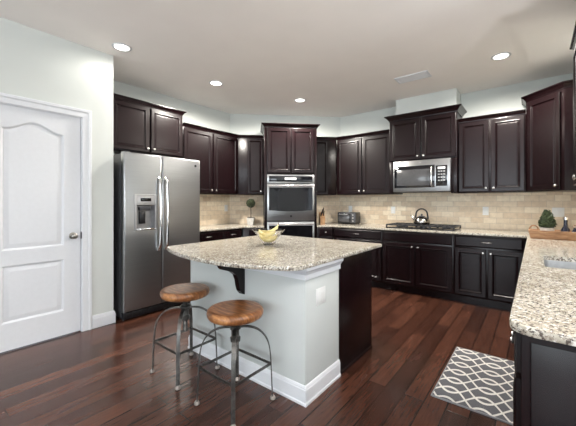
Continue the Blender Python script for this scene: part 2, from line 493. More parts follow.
# ------------------------------------------------------------------ the panel door
def arch_loop(y0, y1, z0, z1, rise, ins, n=28):
    """outline in (y,z) of a panel whose top is a camel-back curve; returned counter-clockwise"""
    a, b_ = y0 + ins, y1 - ins; L = [(a, z0 + ins), (b_, z0 + ins)]
    mid = (y0 + y1) / 2; h = (y1 - y0) / 2
    for k in range(n + 1):
        y = b_ + (a - b_) * k / n; t = abs(y - mid) / h
        z = z1 + rise * (.5 + .5 * math.cos(math.pi * min(1, t / .92)))
        L.append((y, z - ins))
    return L
def make_panel_door():
    r = bpy.data.objects.new('door_1', None); COL.objects.link(r)
    r['kind'] = 'structure'
    X = XL - .012
    p1 = dict(y0=.55, y1=1.005, z0=.875, z1=1.945, rise=.075); p2 = dict(y0=.55, y1=1.005, z0=.245, z1=.745, rise=0)
    q = MB()
    outer = [(DY0 + .003, .012), (DY1 - .003, .012), (DY1 - .003, DZ), (DY0 + .003, DZ)]
    loops = [[Vector((X, y, z)) for y, z in outer]] + [[Vector((X, y, z)) for y, z in arch_loop(ins=0, **p)] for p in (p1, p2)]
    flat = [v for l in loops for v in l]; q.add(flat, [tuple(t) for t in tessellate_polygon(loops)])
    vs = [(X, y, z) for y, z in outer] + [(X - .035, y, z) for y, z in outer]
    q.add(vs, [(0, 1, 5, 4), (1, 2, 6, 5), (2, 3, 7, 6), (3, 0, 4, 7), (7, 6, 5, 4)])
    leaf = q.build('door_leaf', M['white'], r)
    for p in (p1, p2):
        q = MB(); st = [(0, 0), (.007, -.003), (.016, -.012), (.021, -.0125), (.026, -.012), (.050, -.004), (.056, -.0035)]
        Ls = [arch_loop(ins=i, **p) for i, _ in st]; n = len(Ls[0])
        vs = [(X + dx, y, z) for (i, dx), L in zip(st, Ls) for y, z in L]
        fs = [(a * n + k, a * n + (k + 1) % n, (a + 1) * n + (k + 1) % n, (a + 1) * n + k) for a in range(len(st) - 1) for k in range(n)]
        q.add(vs, fs, True)
        L = [Vector((X + st[-1][1], y, z)) for y, z in Ls[-1]]
        q.add(L, [tuple(t) for t in tessellate_polygon([L])])
        q.build('door_panel', M['white'], r, ang=25)
    kx, ky, kz = X, 1.078, .965
    kn = MB(); kn.lathe([(.033, 0), (.033, .004), (.028, .009), (.012, .011), (.011, .030), (.016, .034), (.026, .042), (.0285, .052), (.027, .061), (.019, .069), (.006, .072)], 28, (kx, ky, kz), 'x')
    kn.build('door_knob', M['knobmetal'], r)
    MB().box(XL - .011, XL + .0012, DY1 - .001, DY1 + .011, kz - .035, kz + .035, .001).build('strike_plate', M['darkgrey'], r)
    for hz in (.25, 1.1, 1.9):
        MB().box(XL - .02, XL - .008, DY0 - .008, DY0 + .004, hz - .045, hz + .045, .002).build('hinge', M['nickel'], r)
make_panel_door()
# jamb lining and casing
j = MB(); j.box(XL - .12, XL, DY0 - .012, DY0, 0, DZ + .012); j.box(XL - .12, XL, DY1, DY1 + .012, 0, DZ + .012); j.box(XL - .12, XL, DY0, DY1, DZ, DZ + .012)
j.box(XL - .075, XL - .05, DY0, DY0 + .012, 0, DZ); j.box(XL - .075, XL - .05, DY1 - .012, DY1, 0, DZ)
struct(j, 'trim_1', M['white'])
c = MB(); cp = [(0.006, 0), (.006, .010), (.014, .013), (.055, .013), (.064, .019), (.086, .019), (.09, .015), (.09, 0)]
# casing swept round the opening in the plane x = XL
path = [(DY1, 0), (DY1, DZ), (DY0, DZ), (DY0, 0)]
n = len(path); vs = []; m = len(cp)
nor = [(1, 0), (1, 1), (-1, 1), (-1, 0)]
for (y, z), (ny, nz) in zip(path, nor):
    for o, h in cp: vs.append((XL + h, y + ny * o, z + nz * o))
fs = [(i * m + k, (i + 1) * m + k, (i + 1) * m + (k + 1) % m, i * m + (k + 1) % m) for i in range(3) for k in range(m)] + [tuple(range(m)), tuple(range(3 * m, 4 * m))]
c.add(vs, fs); struct(c, 'trim_2', M['white'])

# ------------------------------------------------------------------ cabinets
KG = M['nickel']
def knob(parent, x, y, z):
    return MB().lathe([(.008, 0), (.0065, .004), (.0055, .012), (.009, .016), (.0145, .021), (.0155, .027), (.012, .032), (.004, .034)], 18, (x, y, z), 'y').build('knob', KG, parent)
def pull(parent, x, y, z, w=.10):
    q = MB(); pts = [(x - w / 2, y, z)]
    for k in range(9):
        t = k / 8; pts.append((x - w / 2 + w * t, y - .014 - .014 * math.sin(math.pi * t), z))
    pts.append((x + w / 2, y, z))
    q.tube(pts, .0048, 10, up=(0, 0, 1)); return q.build('drawer_pull', KG, parent)
def cab_door(parent, x0, x1, z0, z1, name='door', st=.056, kn=None, T=.020):
    """raised-panel door; front plane at y=-T"""
    q = MB()
    q.rings(x0, x1, z0, z1, [(0, 0), (0, -T + .005), (.002, -T + .0015), (.005, -T), (st - .014, -T), (st - .012, -T - .0035), (st - .006, -T - .0045), (st - .002, -T - .0015), (st + .006, -T + .0085), (st + .008, -T + .010),
                             (st + .014, -T + .010), (st + .018, -T + .0065), (st + .021, -T + .006)])
    q.add([(x0, 0, z0), (x1, 0, z0), (x1, 0, z1), (x0, 0, z1)], [(3, 2, 1, 0)])
    o = q.build(name, M['cab'], parent)
    if kn:
        kx = x0 + .030 if kn[0] == 'L' else x1 - .030
        kz = z0 + .045 if kn[1] == 'B' else (z1 - .045 if kn[1] == 'T' else (z0 + z1) / 2)
        knob(o, kx, -T, kz)
    return o
def drawer(parent, x0, x1, z0, z1, handle='pull', name='drawer', T=.020):
    q = MB()
    q.rings(x0, x1, z0, z1, [(0, 0), (0, -T + .007), (.003, -T + .005), (.006, -T + .0045), (.014, -T), (.02, -T)])
    q.add([(x0, 0, z0), (x1, 0, z0), (x1, 0, z1), (x0, 0, z1)], [(3, 2, 1, 0)])
    o = q.build(name, M['cab'], parent)
    if handle == 'pull': pull(o, (x0 + x1) / 2, -T, (z0 + z1) / 2)
    if handle == 'knob': knob(o, (x0 + x1) / 2, -T, (z0 + z1) / 2)
    return o
CROWN = [(0, 0), (.006, 0), (.008, .012), (.016, .020), (.022, .030), (.036, .046), (.052, .056), (.056, .060), (.056, .072), (0, .072)]
def crown(parent, path, z, k=1.0):
    q = MB(); q.sweep(path, [(o * k, z + h * k) for o, h in CROWN]); return q.build('crown_molding', M['cab'], parent)
def upper(name, label, org, rot, w, z0, z1, dep=.32, doors=2, left=0, right=0, ret=(0, 0), crownk=.72, fillers=(0, 0), knobs=None, group='espresso upper wall cabinets', doorz0=None):
    """local frame: x along the width, front at y=0; left/right = filler widths"""
    t = thing(name, label, 'cabinet', (org[0], org[1], 0), rot, group)
    zt = z1 - .068 * crownk
    MB().box(.0008, w - .0008, 0, dep, z0, z1 - .012, .0015).build('cabinet_body', M['cab'], t)
    if fillers[0]: MB().box(-fillers[0], 0, -.001, .02, z0, zt, .001).build('filler_strip', M['cab'], t)
    a, b_ = left + .012, w - right - .012; dz0 = (doorz0 or z0) + .015; dz1 = zt - .012
    if doors == 2:
        mid = (a + b_) / 2
        cab_door(t, a, mid - .012, dz0, dz1, kn='RB'); cab_door(t, mid + .012, b_, dz0, dz1, kn='LB')
    elif doors == 1: cab_door(t, a, b_, dz0, dz1, kn=(knobs or 'R') + 'B', st=.055 if b_ - a > .3 else .04)
    path = [(0, 0), (w, 0)]
    if ret[0]: path = [(0, dep)] + path
    if ret[1]: path = path + [(w, dep)]
    crown(t, path, zt, crownk)
    return t
UB, UT = 1.42, 2.425
# fridge wall
upper('wall_cabinet', 'tall-hung dark cabinet above the steel refrigerator, two doors with nickel knobs', (-3.93, 1.475), 90, 2.530 - 1.475, 1.925, 2.580, dep=.325, ret=(0, 1), left=.09)
upper('wall_cabinet', 'dark two-door wall cabinet between the refrigerator cabinet and the angled corner', (-3.93, 2.532), 90, 3.578 - 2.532, UB, UT, dep=.325)
# diagonal corner
o = D(-.247, 5.31)
upper('wall_cabinet', 'narrow one-door wall cabinet on left side of the double oven', o, 45, .183 + .247, UB, UT, dep=.30, doors=1, left=.15, knobs='R')
o = D(1.047, 5.31)
upper('wall_cabinet', 'narrow one-door wall cabinet on right side of the double oven', o, 45, 1.464 - 1.047, UB, UT, dep=.30, doors=1, right=.15, knobs='L')
# back wall
upper('wall_cabinet', 'dark two-door wall cabinet between angled corner and the microwave', (-2.715, 4.79), 0, -1.757 + 2.715, UB, UT, dep=.322)
upper('wall_cabinet', 'dark two-door wall cabinet between the microwave and right corner cabinet', (-.826, 4.79), 0, -.088 + .826, UB, UT, dep=.322)
# microwave enclosure, deeper and taller
t = upper('microwave_cabinet', 'raised dark cabinet with wide crown holding the microwave below its two doors', (-1.755, 4.72), 0, .927, 1.905, 2.60, dep=.392, ret=(1, 1), crownk=1.1)
for x0, x1 in ((0, .072), (.855, .927)): MB().box(x0 + .0008, x1 - .0008, 0, .392, UB, 1.904, .0015).build('side_panel', M['cab'], t)
# right corner cabinet (pentagon)
a = (-.086, 4.79); cw_ = .335 * R2
t = thing('corner_cabinet', 'tall diagonal corner cabinet above tray, single dark door', 'cabinet', (a[0], a[1], 0), -45, 'espresso upper wall cabinets')
def tol(x, y): # world -> local of a -45 degree frame
    dx, dy = x - a[0], y - a[1]; return ((dx - dy) / R2, (dx + dy) / R2)
pent = [tol(*p) for p in ((-.085, 4.79), (.249, 4.456), (.592, 4.456), (.592, 5.11), (-.085, 5.11))]
MB().slab(pent, UB, 2.572, .002).build('cabinet_body', M['cab'], t)
cab_door(t, .035, cw_ - .040, UB + .015, 2.495, kn='RB', st=.055)
crown(t, [pent[4], pent[0], pent[1], pent[2]], 2.518, .9)
# right wall
upper('wall_cabinet', 'dark wall cabinet at right edge of the picture, seen edge-on with chrome knob', (.27, 3.52), -90, .86, UB, 2.60, dep=.322, ret=(1, 1), knobs='L')

def base(name, label, org, rot, w, kind, dep=.60, hollow=False, group='espresso base cabinets', left=0, right=0, toe=True, one='R'):
    t = thing(name, label, 'cabinet', (org[0], org[1], 0), rot, group)
    if hollow:      # open-topped carcass round the sink
        for bx in ((.0008, .02, 0, dep, .105, .882), (w - .02, w - .0008, 0, dep, .105, .882), (.02, w - .02, 0, .02, .105, .882), (.02, w - .02, dep - .01, dep, .105, .882), (.02, w - .02, .02, dep - .01, .105, .125)):
            MB().box(*bx).build('cabinet_body', M['cab'], t)
    else:
        MB().box(.0008, w - .0008, 0, dep, .105, .882, .0015).build('cabinet_body', M['cab'], t)
    MB().box(.001, w - .001, .072, dep, .0, .104).build('toe_kick', M['cab'], t)
    a, b_ = left + .015, w - right - .015; mid = (a + b_) / 2
    if kind in ('wide', 'false'):
        drawer(t, a, b_, .735, .868, 'pull' if kind == 'wide' else None, 'drawer' if kind == 'wide' else 'false_drawer_front')
        cab_door(t, a, mid - .010, .125, .715, kn='RT'); cab_door(t, mid + .010, b_, .125, .715, kn='LT')
    elif kind in ('single', 'small'):
        drawer(t, a, b_, .735, .868, 'pull' if kind == 'single' else 'knob')
        cab_door(t, a, b_, .125, .715, kn=one + 'T', st=.055 if b_ - a > .25 else .04)
    return t
BX, BY = -3.65, 4.475
base('base_cabinet', 'single-drawer dark base cabinet beside the refrigerator, left of its pair', (BX, 2.498), 90, .530, 'single')
base('base_cabinet', 'single-drawer dark base cabinet next to the angled corner, left wall', (BX, 3.030), 90, .375, 'single', dep=.60)
o = D(-.155, 5.0); base('base_cabinet', 'small angled base cabinet left of the double oven with knobbed drawer', o, 45, .338, 'small', dep=.58, left=.08)
o = D(1.047, 5.0); base('base_cabinet', 'small angled base cabinet right of the double oven with knobbed drawer', o, 45, .279, 'small', dep=.58, one='L')
base('base_cabinet', 'dark base cabinet with one wide drawer below the toaster oven', (-2.595, BY), 0, .821, 'wide', dep=.62)
base('base_cabinet', 'dark two-door base cabinet with false front below the gas cooktop', (-1.772, BY), 0, .948, 'false', dep=.62)
base('base_cabinet', 'dark two-door base cabinet with one wide drawer, right of cooktop', (-.822, BY), 0, .76, 'wide', dep=.62, right=.03)
# sink run, facing the aisle (-x): far to near
SX = -.035
base('base_cabinet', 'sink run base cabinet in the inner corner under the wooden tray', (SX, 4.40), -90, .95, 'wide', dep=.60, left=.35)
base('base_cabinet', 'sink base cabinet facing the aisle below the steel sink', (SX, 3.449), -90, 1.15, 'false', dep=.60, hollow=True)
base('base_cabinet', 'last base cabinet of the sink run, beside the near end panel', (SX, 2.298), -90, 1.04, 'wide', dep=.60)
# finished end panel of the peninsula, facing the camera
t = thing('end_panel', 'framed dark wood panel closing the near end of the sink counter', 'cabinet panel', (SX, 1.235, 0), 0)
MB().box(0, .615, 0, .022, 0, .882, .002).build('panel_board', M['cab'], t)
q = MB(); q.rings(.0, .615, .0, .882, [(0, 0), (0, -.010), (.002, -.012), (.022, -.012), (.024, -.009), (.025, -.002), (.025, -.001)], cap=False); q.build('panel_frame', M['cab'], t)

# ------------------------------------------------------------------ counter tops
CT0, CT1 = .884, .914
c1 = MB(); c1.slab([(-3.615, 2.498), (-3.615, 3.47)][::1] + [D(.183, 5.03 - .08)][:0] + [D(-.095, 4.985), D(.183, 4.985), D(.183, 5.61), (XF + .009, YD + .002), (XF + .009, 2.498)], CT0, CT1, .006)
tag(c1.build('countertop', M['granite']), 'granite worktop left of the ovens running to the refrigerator', 'countertop')
cor = [(-.067, 1.196 + .07), (-.0465, 1.2165), (.003, 1.196)]
SKX0, SKX1, SKY0, SKY1 = .045, .475, 2.38, 2.885
def rrect(x0, x1, y0, y1, r, n=5):
    L = []
    for cx_, cy_, a0 in ((x1 - r, y0 + r, -90), (x1 - r, y1 - r, 0), (x0 + r, y1 - r, 90), (x0 + r, y0 + r, 180)):
        for k in range(n + 1):
            an = math.radians(a0 + 90 * k / n); L.append((cx_ + r * math.cos(an), cy_ + r * math.sin(an)))
    return L
near = []
for k in range(7):
    an = math.radians(180 + 90 * k / 6); near.append((-.067 + .07 + .07 * math.cos(an), 1.196 + .07 + .07 * math.sin(an)))
pts = [D(1.048, 4.985), D(1.353, 4.985), (-2.58, 4.44), (-.067, 4.44)] + near + [(XR - .01, 1.196), (XR - .01, YB - .01), (XD + .004, YB - .01), D(1.048, 5.61)]
c2 = MB(); c2.slab(pts, CT0, CT1, .006, holes=[rrect(SKX0, SKX1, SKY0, SKY1, .03)])
tag(c2.build('countertop', M['granite']), 'long L-shaped granite worktop holding cooktop, tray and sink', 'countertop')

# sink
t = thing('undermount_sink', 'undermount stainless sink set in the right-hand granite counter', 'sink', (0, 0, 0))
q = MB(); lv = [(0.008, CT0 - .0005), (-.004, CT0 - .0005), (-.004, CT0 - .01), (-.006, .73), (-.03, .705)]
n = 24; vs = []
for ins, z in lv: vs += [(x, y, z) for x, y in rrect(SKX0 - ins, SKX1 + ins, SKY0 - ins, SKY1 + ins, .035)]
fs = [(a_ * n + k_, a_ * n + (k_ + 1) % n, (a_ + 1) * n + (k_ + 1) % n, (a_ + 1) * n + k_) for a_ in range(len(lv) - 1) for k_ in range(n)] + [tuple(range((len(lv) - 1) * n, len(lv) * n))]
q.add(vs, fs, True); q.build('basin', M['sinksteel'], t)
MB().lathe([(.045, .7055), (.045, .708), (.03, .707), (.0, .7055)], 24, (.27, 2.63, 0)).build('drain', M['darkgrey'], t)

# ------------------------------------------------------------------ tall oven cabinet + double oven
oo = D(.185, 5.0)
t = thing('oven_cabinet', 'tall angled dark cabinet in the corner that houses the double wall oven', 'cabinet', (oo[0], oo[1], 0), 45)
W_ = .860
for x0, x1 in ((0, .045), (W_ - .045, W_)): MB().box(x0 + .001, x1 - .001, 0, .60, .0, 2.50, .002).build('side_panel', M['cab'], t)
MB().box(.0455, W_ - .0455, .0, .60, 1.745, 2.50, .002).build('cabinet_body', M['cab'], t)
MB().box(.0455, W_ - .0455, .0, .60, .105, .395, .002).build('cabinet_body', M['cab'], t)
MB().box(.0455, W_ - .0455, .06, .60, .0, .104).build('toe_kick', M['cab'], t)
mid = W_ / 2
cab_door(t, .055, mid - .010, 1.770, 2.49, kn=None); cab_door(t, mid + .010, W_ - .055, 1.770, 2.49, kn=None)
drawer(t, .05, W_ - .05, .13, .38, 'pull')
crown(t, [(0, .60), (0, 0), (W_, 0), (W_, .60)], 2.50, .85)
t = thing('double_wall_oven', 'stainless double wall oven built into the angled tall cabinet', 'oven', (oo[0], oo[1], 0), 45)
a_, b_ = .0465, W_ - .0465
MB().box(a_, b_, .004, .55, .40, 1.742, .002).build('oven_chassis', M['darkgrey'], t)
p = MB().box(a_, b_, -.022, .003, 1.600, 1.740, .004).build('control_panel', M['steel'], t)
MB().box(a_ + .03, b_ - .03, -.0245, -.0215, 1.625, 1.715, .001).build('control_glass', M['glossblack'], p)
MB().box(mid - .10, mid + .09, -.0265, -.0243, 1.655, 1.690, .0008).build('display', M['display'], p)
for z0, z1 in ((1.000, 1.590), (.405, .975)):
    d = MB().box(a_, b_, -.030, .003, z0, z1, .005).build('oven_door', M['steel'], t)
    zb = z0 + .165 * (1 if z0 > .9 else .8)
    q = MB(); ww = MB()
    # window glass with slightly bowed lower edge
    x0, x1, zt = a_ + .030, b_ - .030, z1 - .058; L = []
    for k_ in range(13):
        tt = k_ / 12; L.append((x0 + (x1 - x0) * tt, zb - .018 * math.sin(math.pi * tt)))
    L += [(x1, zt), (x0, zt)]; nn = len(L)
    ww.add([(x, -.032, z) for x, z in L] + [(x, -.029, z) for x, z in L], [tuple(range(nn))] + [(i, (i + 1) % nn, nn + (i + 1) % nn, nn + i) for i in range(nn)])
    ww.build('door_window', M['glossblack'], d)
    hh = MB(); hz = z1 - .032
    hh.tube([(a_ + .045, -.030, hz), (a_ + .045, -.066, hz)], .009, 10); hh.tube([(b_ - .045, -.030, hz), (b_ - .045, -.066, hz)], .009, 10)
    hh.tube([(a_ + .018 + (b_ - a_ - .036) * i / 10, -.066 - .008 * math.sin(math.pi * i / 10), hz) for i in range(11)], .0125, 14)
    hh.build('door_handle', M['chrome'], d)
    if z0 > .9:
        MB().lathe([(.017, 0), (.017, .0025), (.0, .0028)], 24, (mid, -.030, z0 + .07), 'y').build('badge', M['black'], d)

# ------------------------------------------------------------------ microwave
t = thing('microwave', 'stainless over-the-range microwave below the raised cabinet', 'microwave', (-1.755 + .0725, 4.72, 0), 0)
mw = .782
MB().box(.001, mw - .001, -.005, .36, 1.448, 1.903, .003).build('microwave_body', M['darkgrey'], t)
fp = MB().box(.001, mw - .001, -.045, -.006, 1.448, 1.900, .006).build('front_panel', M['steel'], t)
dr = MB().box(.018, .585, -.0475, -.044, 1.505, 1.822, .002).build('door', M['glossblack'], t)
MB().box(.055, .520, -.0492, -.047, 1.535, 1.770, .002).build('door_window', M['meshglass'], dr)
MB().tube([(.548, -.046, 1.795), (.548, -.078, 1.785), (.548, -.088, 1.74), (.548, -.09, 1.66), (.548, -.088, 1.58), (.548, -.078, 1.53), (.548, -.046, 1.52)], .0115, 12, up=(1, 0, 0)).build('door_handle', M['chrome'], dr)
cpn = MB().box(.598, .745, -.048, -.0445, 1.520, 1.805, .002).build('control_panel', M['glossblack'], t)
MB().box(.625, .720, -.0495, -.0478, 1.755, 1.785, .0008).build('display', M['display'], cpn)
for i in range(4):
    for k_ in range(3):
        MB().box(.626 + k_ * .034, .650 + k_ * .034, -.0492, -.0478, 1.715 - i * .042, 1.733 - i * .042, .0006).build('button', M['greyplastic'], cpn)
MB().lathe([(.013, 0), (.013, .002), (0, .0022)], 20, (.39, -.045, 1.865), 'y').build('badge', M['greyplastic'], fp)
MB().box(.05, mw - .05, .02, .30, 1.441, 1.4478, .002).build('vent_grille', M['black'], t)

# ------------------------------------------------------------------ refrigerator
FX = -3.46
t = thing('refrigerator', 'tall stainless side-by-side refrigerator with dispenser, beside the white door wall', 'refrigerator', (0, 0, 0))
MB().box(-4.20, FX - .078, 1.518, 2.490, .03, 1.828, .004).build('refrigerator_body', M['darkgrey'], t)
g = MB().box(FX - .13, FX - .035, 1.525, 2.483, .012, .085, .004)
for i in range(14): g.box(FX - .036, FX - .030, 1.56 + i * .062, 1.60 + i * .062, .03, .07, .001)
g.build('base_grille', M['black'], t)
for y in (1.56, 2.42): MB().lathe([(.018, 0), (.018, .03)], 12, (FX - .1, y, 0)).build('leveling_foot', M['greyplastic'], t)
for y in (1.56, 2.42): MB().box(FX - .11, FX - .02, y - .03, y + .03, 1.829, 1.852, .006).build('hinge_cover', M['darkgrey'], t)
def fdoor(y0, y1, hole=None):
    q = MB(); z0, z1 = .098, 1.843; xb = FX - .075
    prof = [(xb, 0, 0)]
    rr = [(0, xb), (0, FX - .016), (.003, FX - .007), (.009, FX - .001), (.016, FX)]
    vs = []
    for i, x in rr: vs += [(x, y0 + i, z0 + i), (x, y1 - i, z0 + i), (x, y1 - i, z1 - i), (x, y0 + i, z1 - i)]
    fs = [(a_ * 4 + k_, a_ * 4 + (k_ + 1) % 4, a_ * 4 + 4 + (k_ + 1) % 4, a_ * 4 + 4 + k_) for a_ in range(4) for k_ in range(4)]
    fs.append((3, 2, 1, 0)); q.add(vs, fs, True)
    outer = [Vector(v) for v in vs[-4:]]; loops = [outer]
    if hole: loops.append([Vector((FX, y, z)) for y, z in hole])
    fl = [v for l in loops for v in l]; q.add(fl, [tuple(x) for x in tessellate_polygon(loops)], True)
    return q
hy0, hy1, hz0, hz1 = 1.640, 1.872, .985, 1.372
fd = fdoor(1.518, 1.950, [(hy0, hz0), (hy1, hz0), (hy1, hz1), (hy0, hz1)]).build('freezer_door', M['steel'], t)
rd = fdoor(1.957, 2.490).build('refrigerator_door', M['steel'], t)
def fhandle(par, y):
    q = MB(); L = []
    for k_ in range(17):
        tt = k_ / 16; L.append((FX + .030 + .026 * math.sin(math.pi * tt), y, 0.725 + .875 * tt))
    q.tube([(FX - .002, y, .735)] + L[1:-1] + [(FX - .002, y, 1.585)], .0145, 14, flat=(1, .85), up=(0, 1, 0))
    q.build('door_handle', M['chrome'], par)
fhandle(fd, 1.912); fhandle(rd, 1.998)
# dispenser: surround, hollow recess, control panel, paddle, spout, drip tray
dp = MB()
for y0, y1, z0, z1 in ((hy0 - .012, hy0 + .010, hz0 - .01, hz1 + .012), (hy1 - .010, hy1 + .012, hz0 - .01, hz1 + .012), (hy0, hy1, hz1 - .008, hz1 + .012)):
    dp.box(FX - .004, FX + .010, y0, y1, z0, z1, .004)
dp = dp.build('dispenser', M['greyplastic'], fd)
cpn = MB().box(FX - .02, FX + .006, hy0 + .01, hy1 - .01, 1.262, hz1 - .008, .003).build('dispenser_panel', M['greyplastic'], fd)
MB().box(FX + .0055, FX + .0075, hy0 + .055, hy1 - .055, 1.305, 1.342, .0006).build('dispenser_display', M['glossblack'], fd)
q = MB(); xb = FX - .062
q.add([(FX, hy0, hz0), (FX, hy1, hz0), (FX, hy1, 1.262), (FX, hy0, 1.262), (xb, hy0 + .02, hz0 + .01), (xb, hy1 - .02, hz0 + .01), (xb, hy1 - .02, 1.25), (xb, hy0 + .02, 1.25)],
      [(0, 1, 5, 4), (1, 2, 6, 5), (2, 3, 7, 6), (3, 0, 4, 7), (4, 5, 6, 7)])
q.build('dispenser_recess', M['recess'], fd)
MB().box(xb + .001, xb + .02, hy0 + .065, hy0 + .135, 1.05, 1.19, .005).build('dispenser_paddle', M['black'], fd)
MB().box(xb + .005, FX - .012, hy0 + .055, hy1 - .055, 1.20, 1.24, .004).build('dispenser_spout', M['darkgrey'], fd)
MB().box(xb + .002, FX + .018, hy0 + .005, hy1 - .005, hz0 - .004, hz0 + .016, .005).build('drip_tray', M['chrome'], fd)
MB().lathe([(.016, 0), (.016, .003), (0, .0035)], 24, (FX, 2.415, 1.765), 'x').build('badge', M['black'], rd)

# ------------------------------------------------------------------ island
IX0, IX1, IY0, IYM, IY1 = -2.395, -1.148, 1.62, 2.055, 2.64
t = thing('kitchen_island', 'grey painted island base wall with white baseboard, stools in front', 'kitchen island', (0, 0, 0))
MB().box(IX0, IX1, IY0, IYM, 0, .815, .003).build('island_wall', M['grey_wall'], t)
bb = MB(); loop = [(IX0, IYM), (IX0, IY0), (IX1, IY0), (IX1, IYM)]
BP2 = [(-.004, 0), (.017, 0), (.017, .016), (.012, .022), (.012, .098), (.009, .104), (.009, .110), (.004, .122), (-.004, .125)]
bb.sweep(loop, BP2); bb.build('baseboard', M['white'], t)
cm = MB(); cm.sweep(loop, [(-.01, .800), (.014, .800), (.014, .832), (.018, .838), (.024, .850), (.034, .860), (.038, .864), (.038, .883), (-.01, .883)]); cm.build('top_molding', M['white'], t)
for X in (-1.70,):
    prof = [(0, .605), (.020, .612), (.045, .640), (.058, .680), (.066, .725), (.085, .765), (.125, .795), (.175, .812), (.205, .822), (.222, .838), (.228, .856), (.262, .862), (.265, .8825), (-.0, .8825)]
    q = MB(); th = .042; nn = len(prof); y0 = IY0 - .001
    q.add([(X - th, y0 - o, z) for o, z in prof] + [(X, y0 - o, z) for o, z in prof], [tuple(range(nn)), tuple(reversed(range(nn, 2 * nn)))] + [(i, (i + 1) % nn, nn + (i + 1) % nn, nn + i) for i in range(nn)])
    q.build('corbel', M['cab'], t, label='dark carved bracket under the overhang')
# receptacle on the right face
def outlet_geo(parent, cx_, cz_, w_=.072, h_=.115, y=-.004, rocker=False):
    p = MB().box(cx_ - w_ / 2, cx_ + w_ / 2, y, .0, cz_ - h_ / 2, cz_ + h_ / 2, .0025).build('cover_plate', M['plate'], parent)
    if rocker: MB().box(cx_ - .017, cx_ + .017, y - .003, y, cz_ - .034, cz_ + .034, .0015).build('rocker', M['plate'], p)
    else:
        for s_ in (-1, 1): MB().box(cx_ - .017, cx_ + .017, y - .002, y, cz_ + s_ * .021 - .015, cz_ + s_ * .021 + .015, .001).build('socket', M['plate'], p)
    return p
def outlet(label, loc, rot, **kw):
    g = thing('outlet', label, 'outlet', loc, rot, 'white wall outlets'); outlet_geo(g, 0, 0, **kw); return g
outlet('white double-gang outlet plate on the right face of the grey island', (IX1 + .0005, 1.80, .655), 90, w_=.118, h_=.115, rocker=True)
outlet('white outlet on the tiles left of the topiary', (XF + .0085, 3.595, 1.19), 90)
outlet('white outlet on the tiles just left of the kettle and cooktop', (-1.84, YB - .0085, 1.165), 0)
outlet('white outlet on the tiles right of the cooktop', (-.54, YB - .0085, 1.172), 0, w_=.072)
outlet('white outlet on the tiles above the toaster oven', (-2.62, YB - .0085, 1.17), 0, rocker=True)
outlet('wide white switch plate on the tiles behind the tray', (.225, YB - .0085, 1.17), 0, w_=.118, rocker=True)

t = thing('island_cabinet', 'dark wood cabinet forming the back half of the island', 'cabinet', (0, 0, 0))
MB().box(IX0, IX1 + .004, IYM + .001, IY1, .0, .883, .002).build('cabinet_body', M['cab'], t)
bb = MB(); bb.sweep([(IX1 + .004, IYM + .025), (IX1 + .004, IY1)], [(0, 0), (.008, 0), (.008, .02), (.0, .026)]); bb.build('shoe_molding', M['cab'], t)
for i in range(3):
    x0 = IX0 + .01 + i * .41
    q = MB(); q.rings(x0, x0 + .40, .735, .868, [(0, 0), (0, -.016), (.012, -.02)]); q.rings(x0, x0 + .40, .125, .715, [(0, 0), (0, -.018), (.05, -.02), (.056, -.012), (.09, -.016)])
    q.xf(Matrix.Translation((2 * x0 + .40, IY1, 0)) @ Matrix.Rotation(math.pi, 4, 'Z')); q.build('cabinet_front', M['cab'], t)

# island worktop: straight sides, bowed seating edge
fr = [(-2.50, 1.475), (-2.475, 1.44), (-2.41, 1.405), (-2.25, 1.350), (-2.05, 1.307), (-1.85, 1.283), (-1.65, 1.279), (-1.50, 1.305), (-1.36, 1.348), (-1.24, 1.398), (-1.155, 1.440), (-1.115, 1.475), (-1.098, 1.52)]
def smooth(P, it=2):
    for _ in range(it):
        Q = [P[0]]
        for a_, b2 in zip(P, P[1:]):
            Q += [(a_[0] * .75 + b2[0] * .25, a_[1] * .75 + b2[1] * .25), (a_[0] * .25 + b2[0] * .75, a_[1] * .25 + b2[1] * .75)]
        P = Q + [P[-1]]
    return P
poly = smooth(fr, 2) + [(-1.098, 2.765), (-1.108, 2.775), (-2.49, 2.775), (-2.50, 2.765)]
tag(MB().slab(poly, .884, .914, .007).build('countertop', M['granite']), 'bow-fronted granite top of the kitchen island', 'countertop')

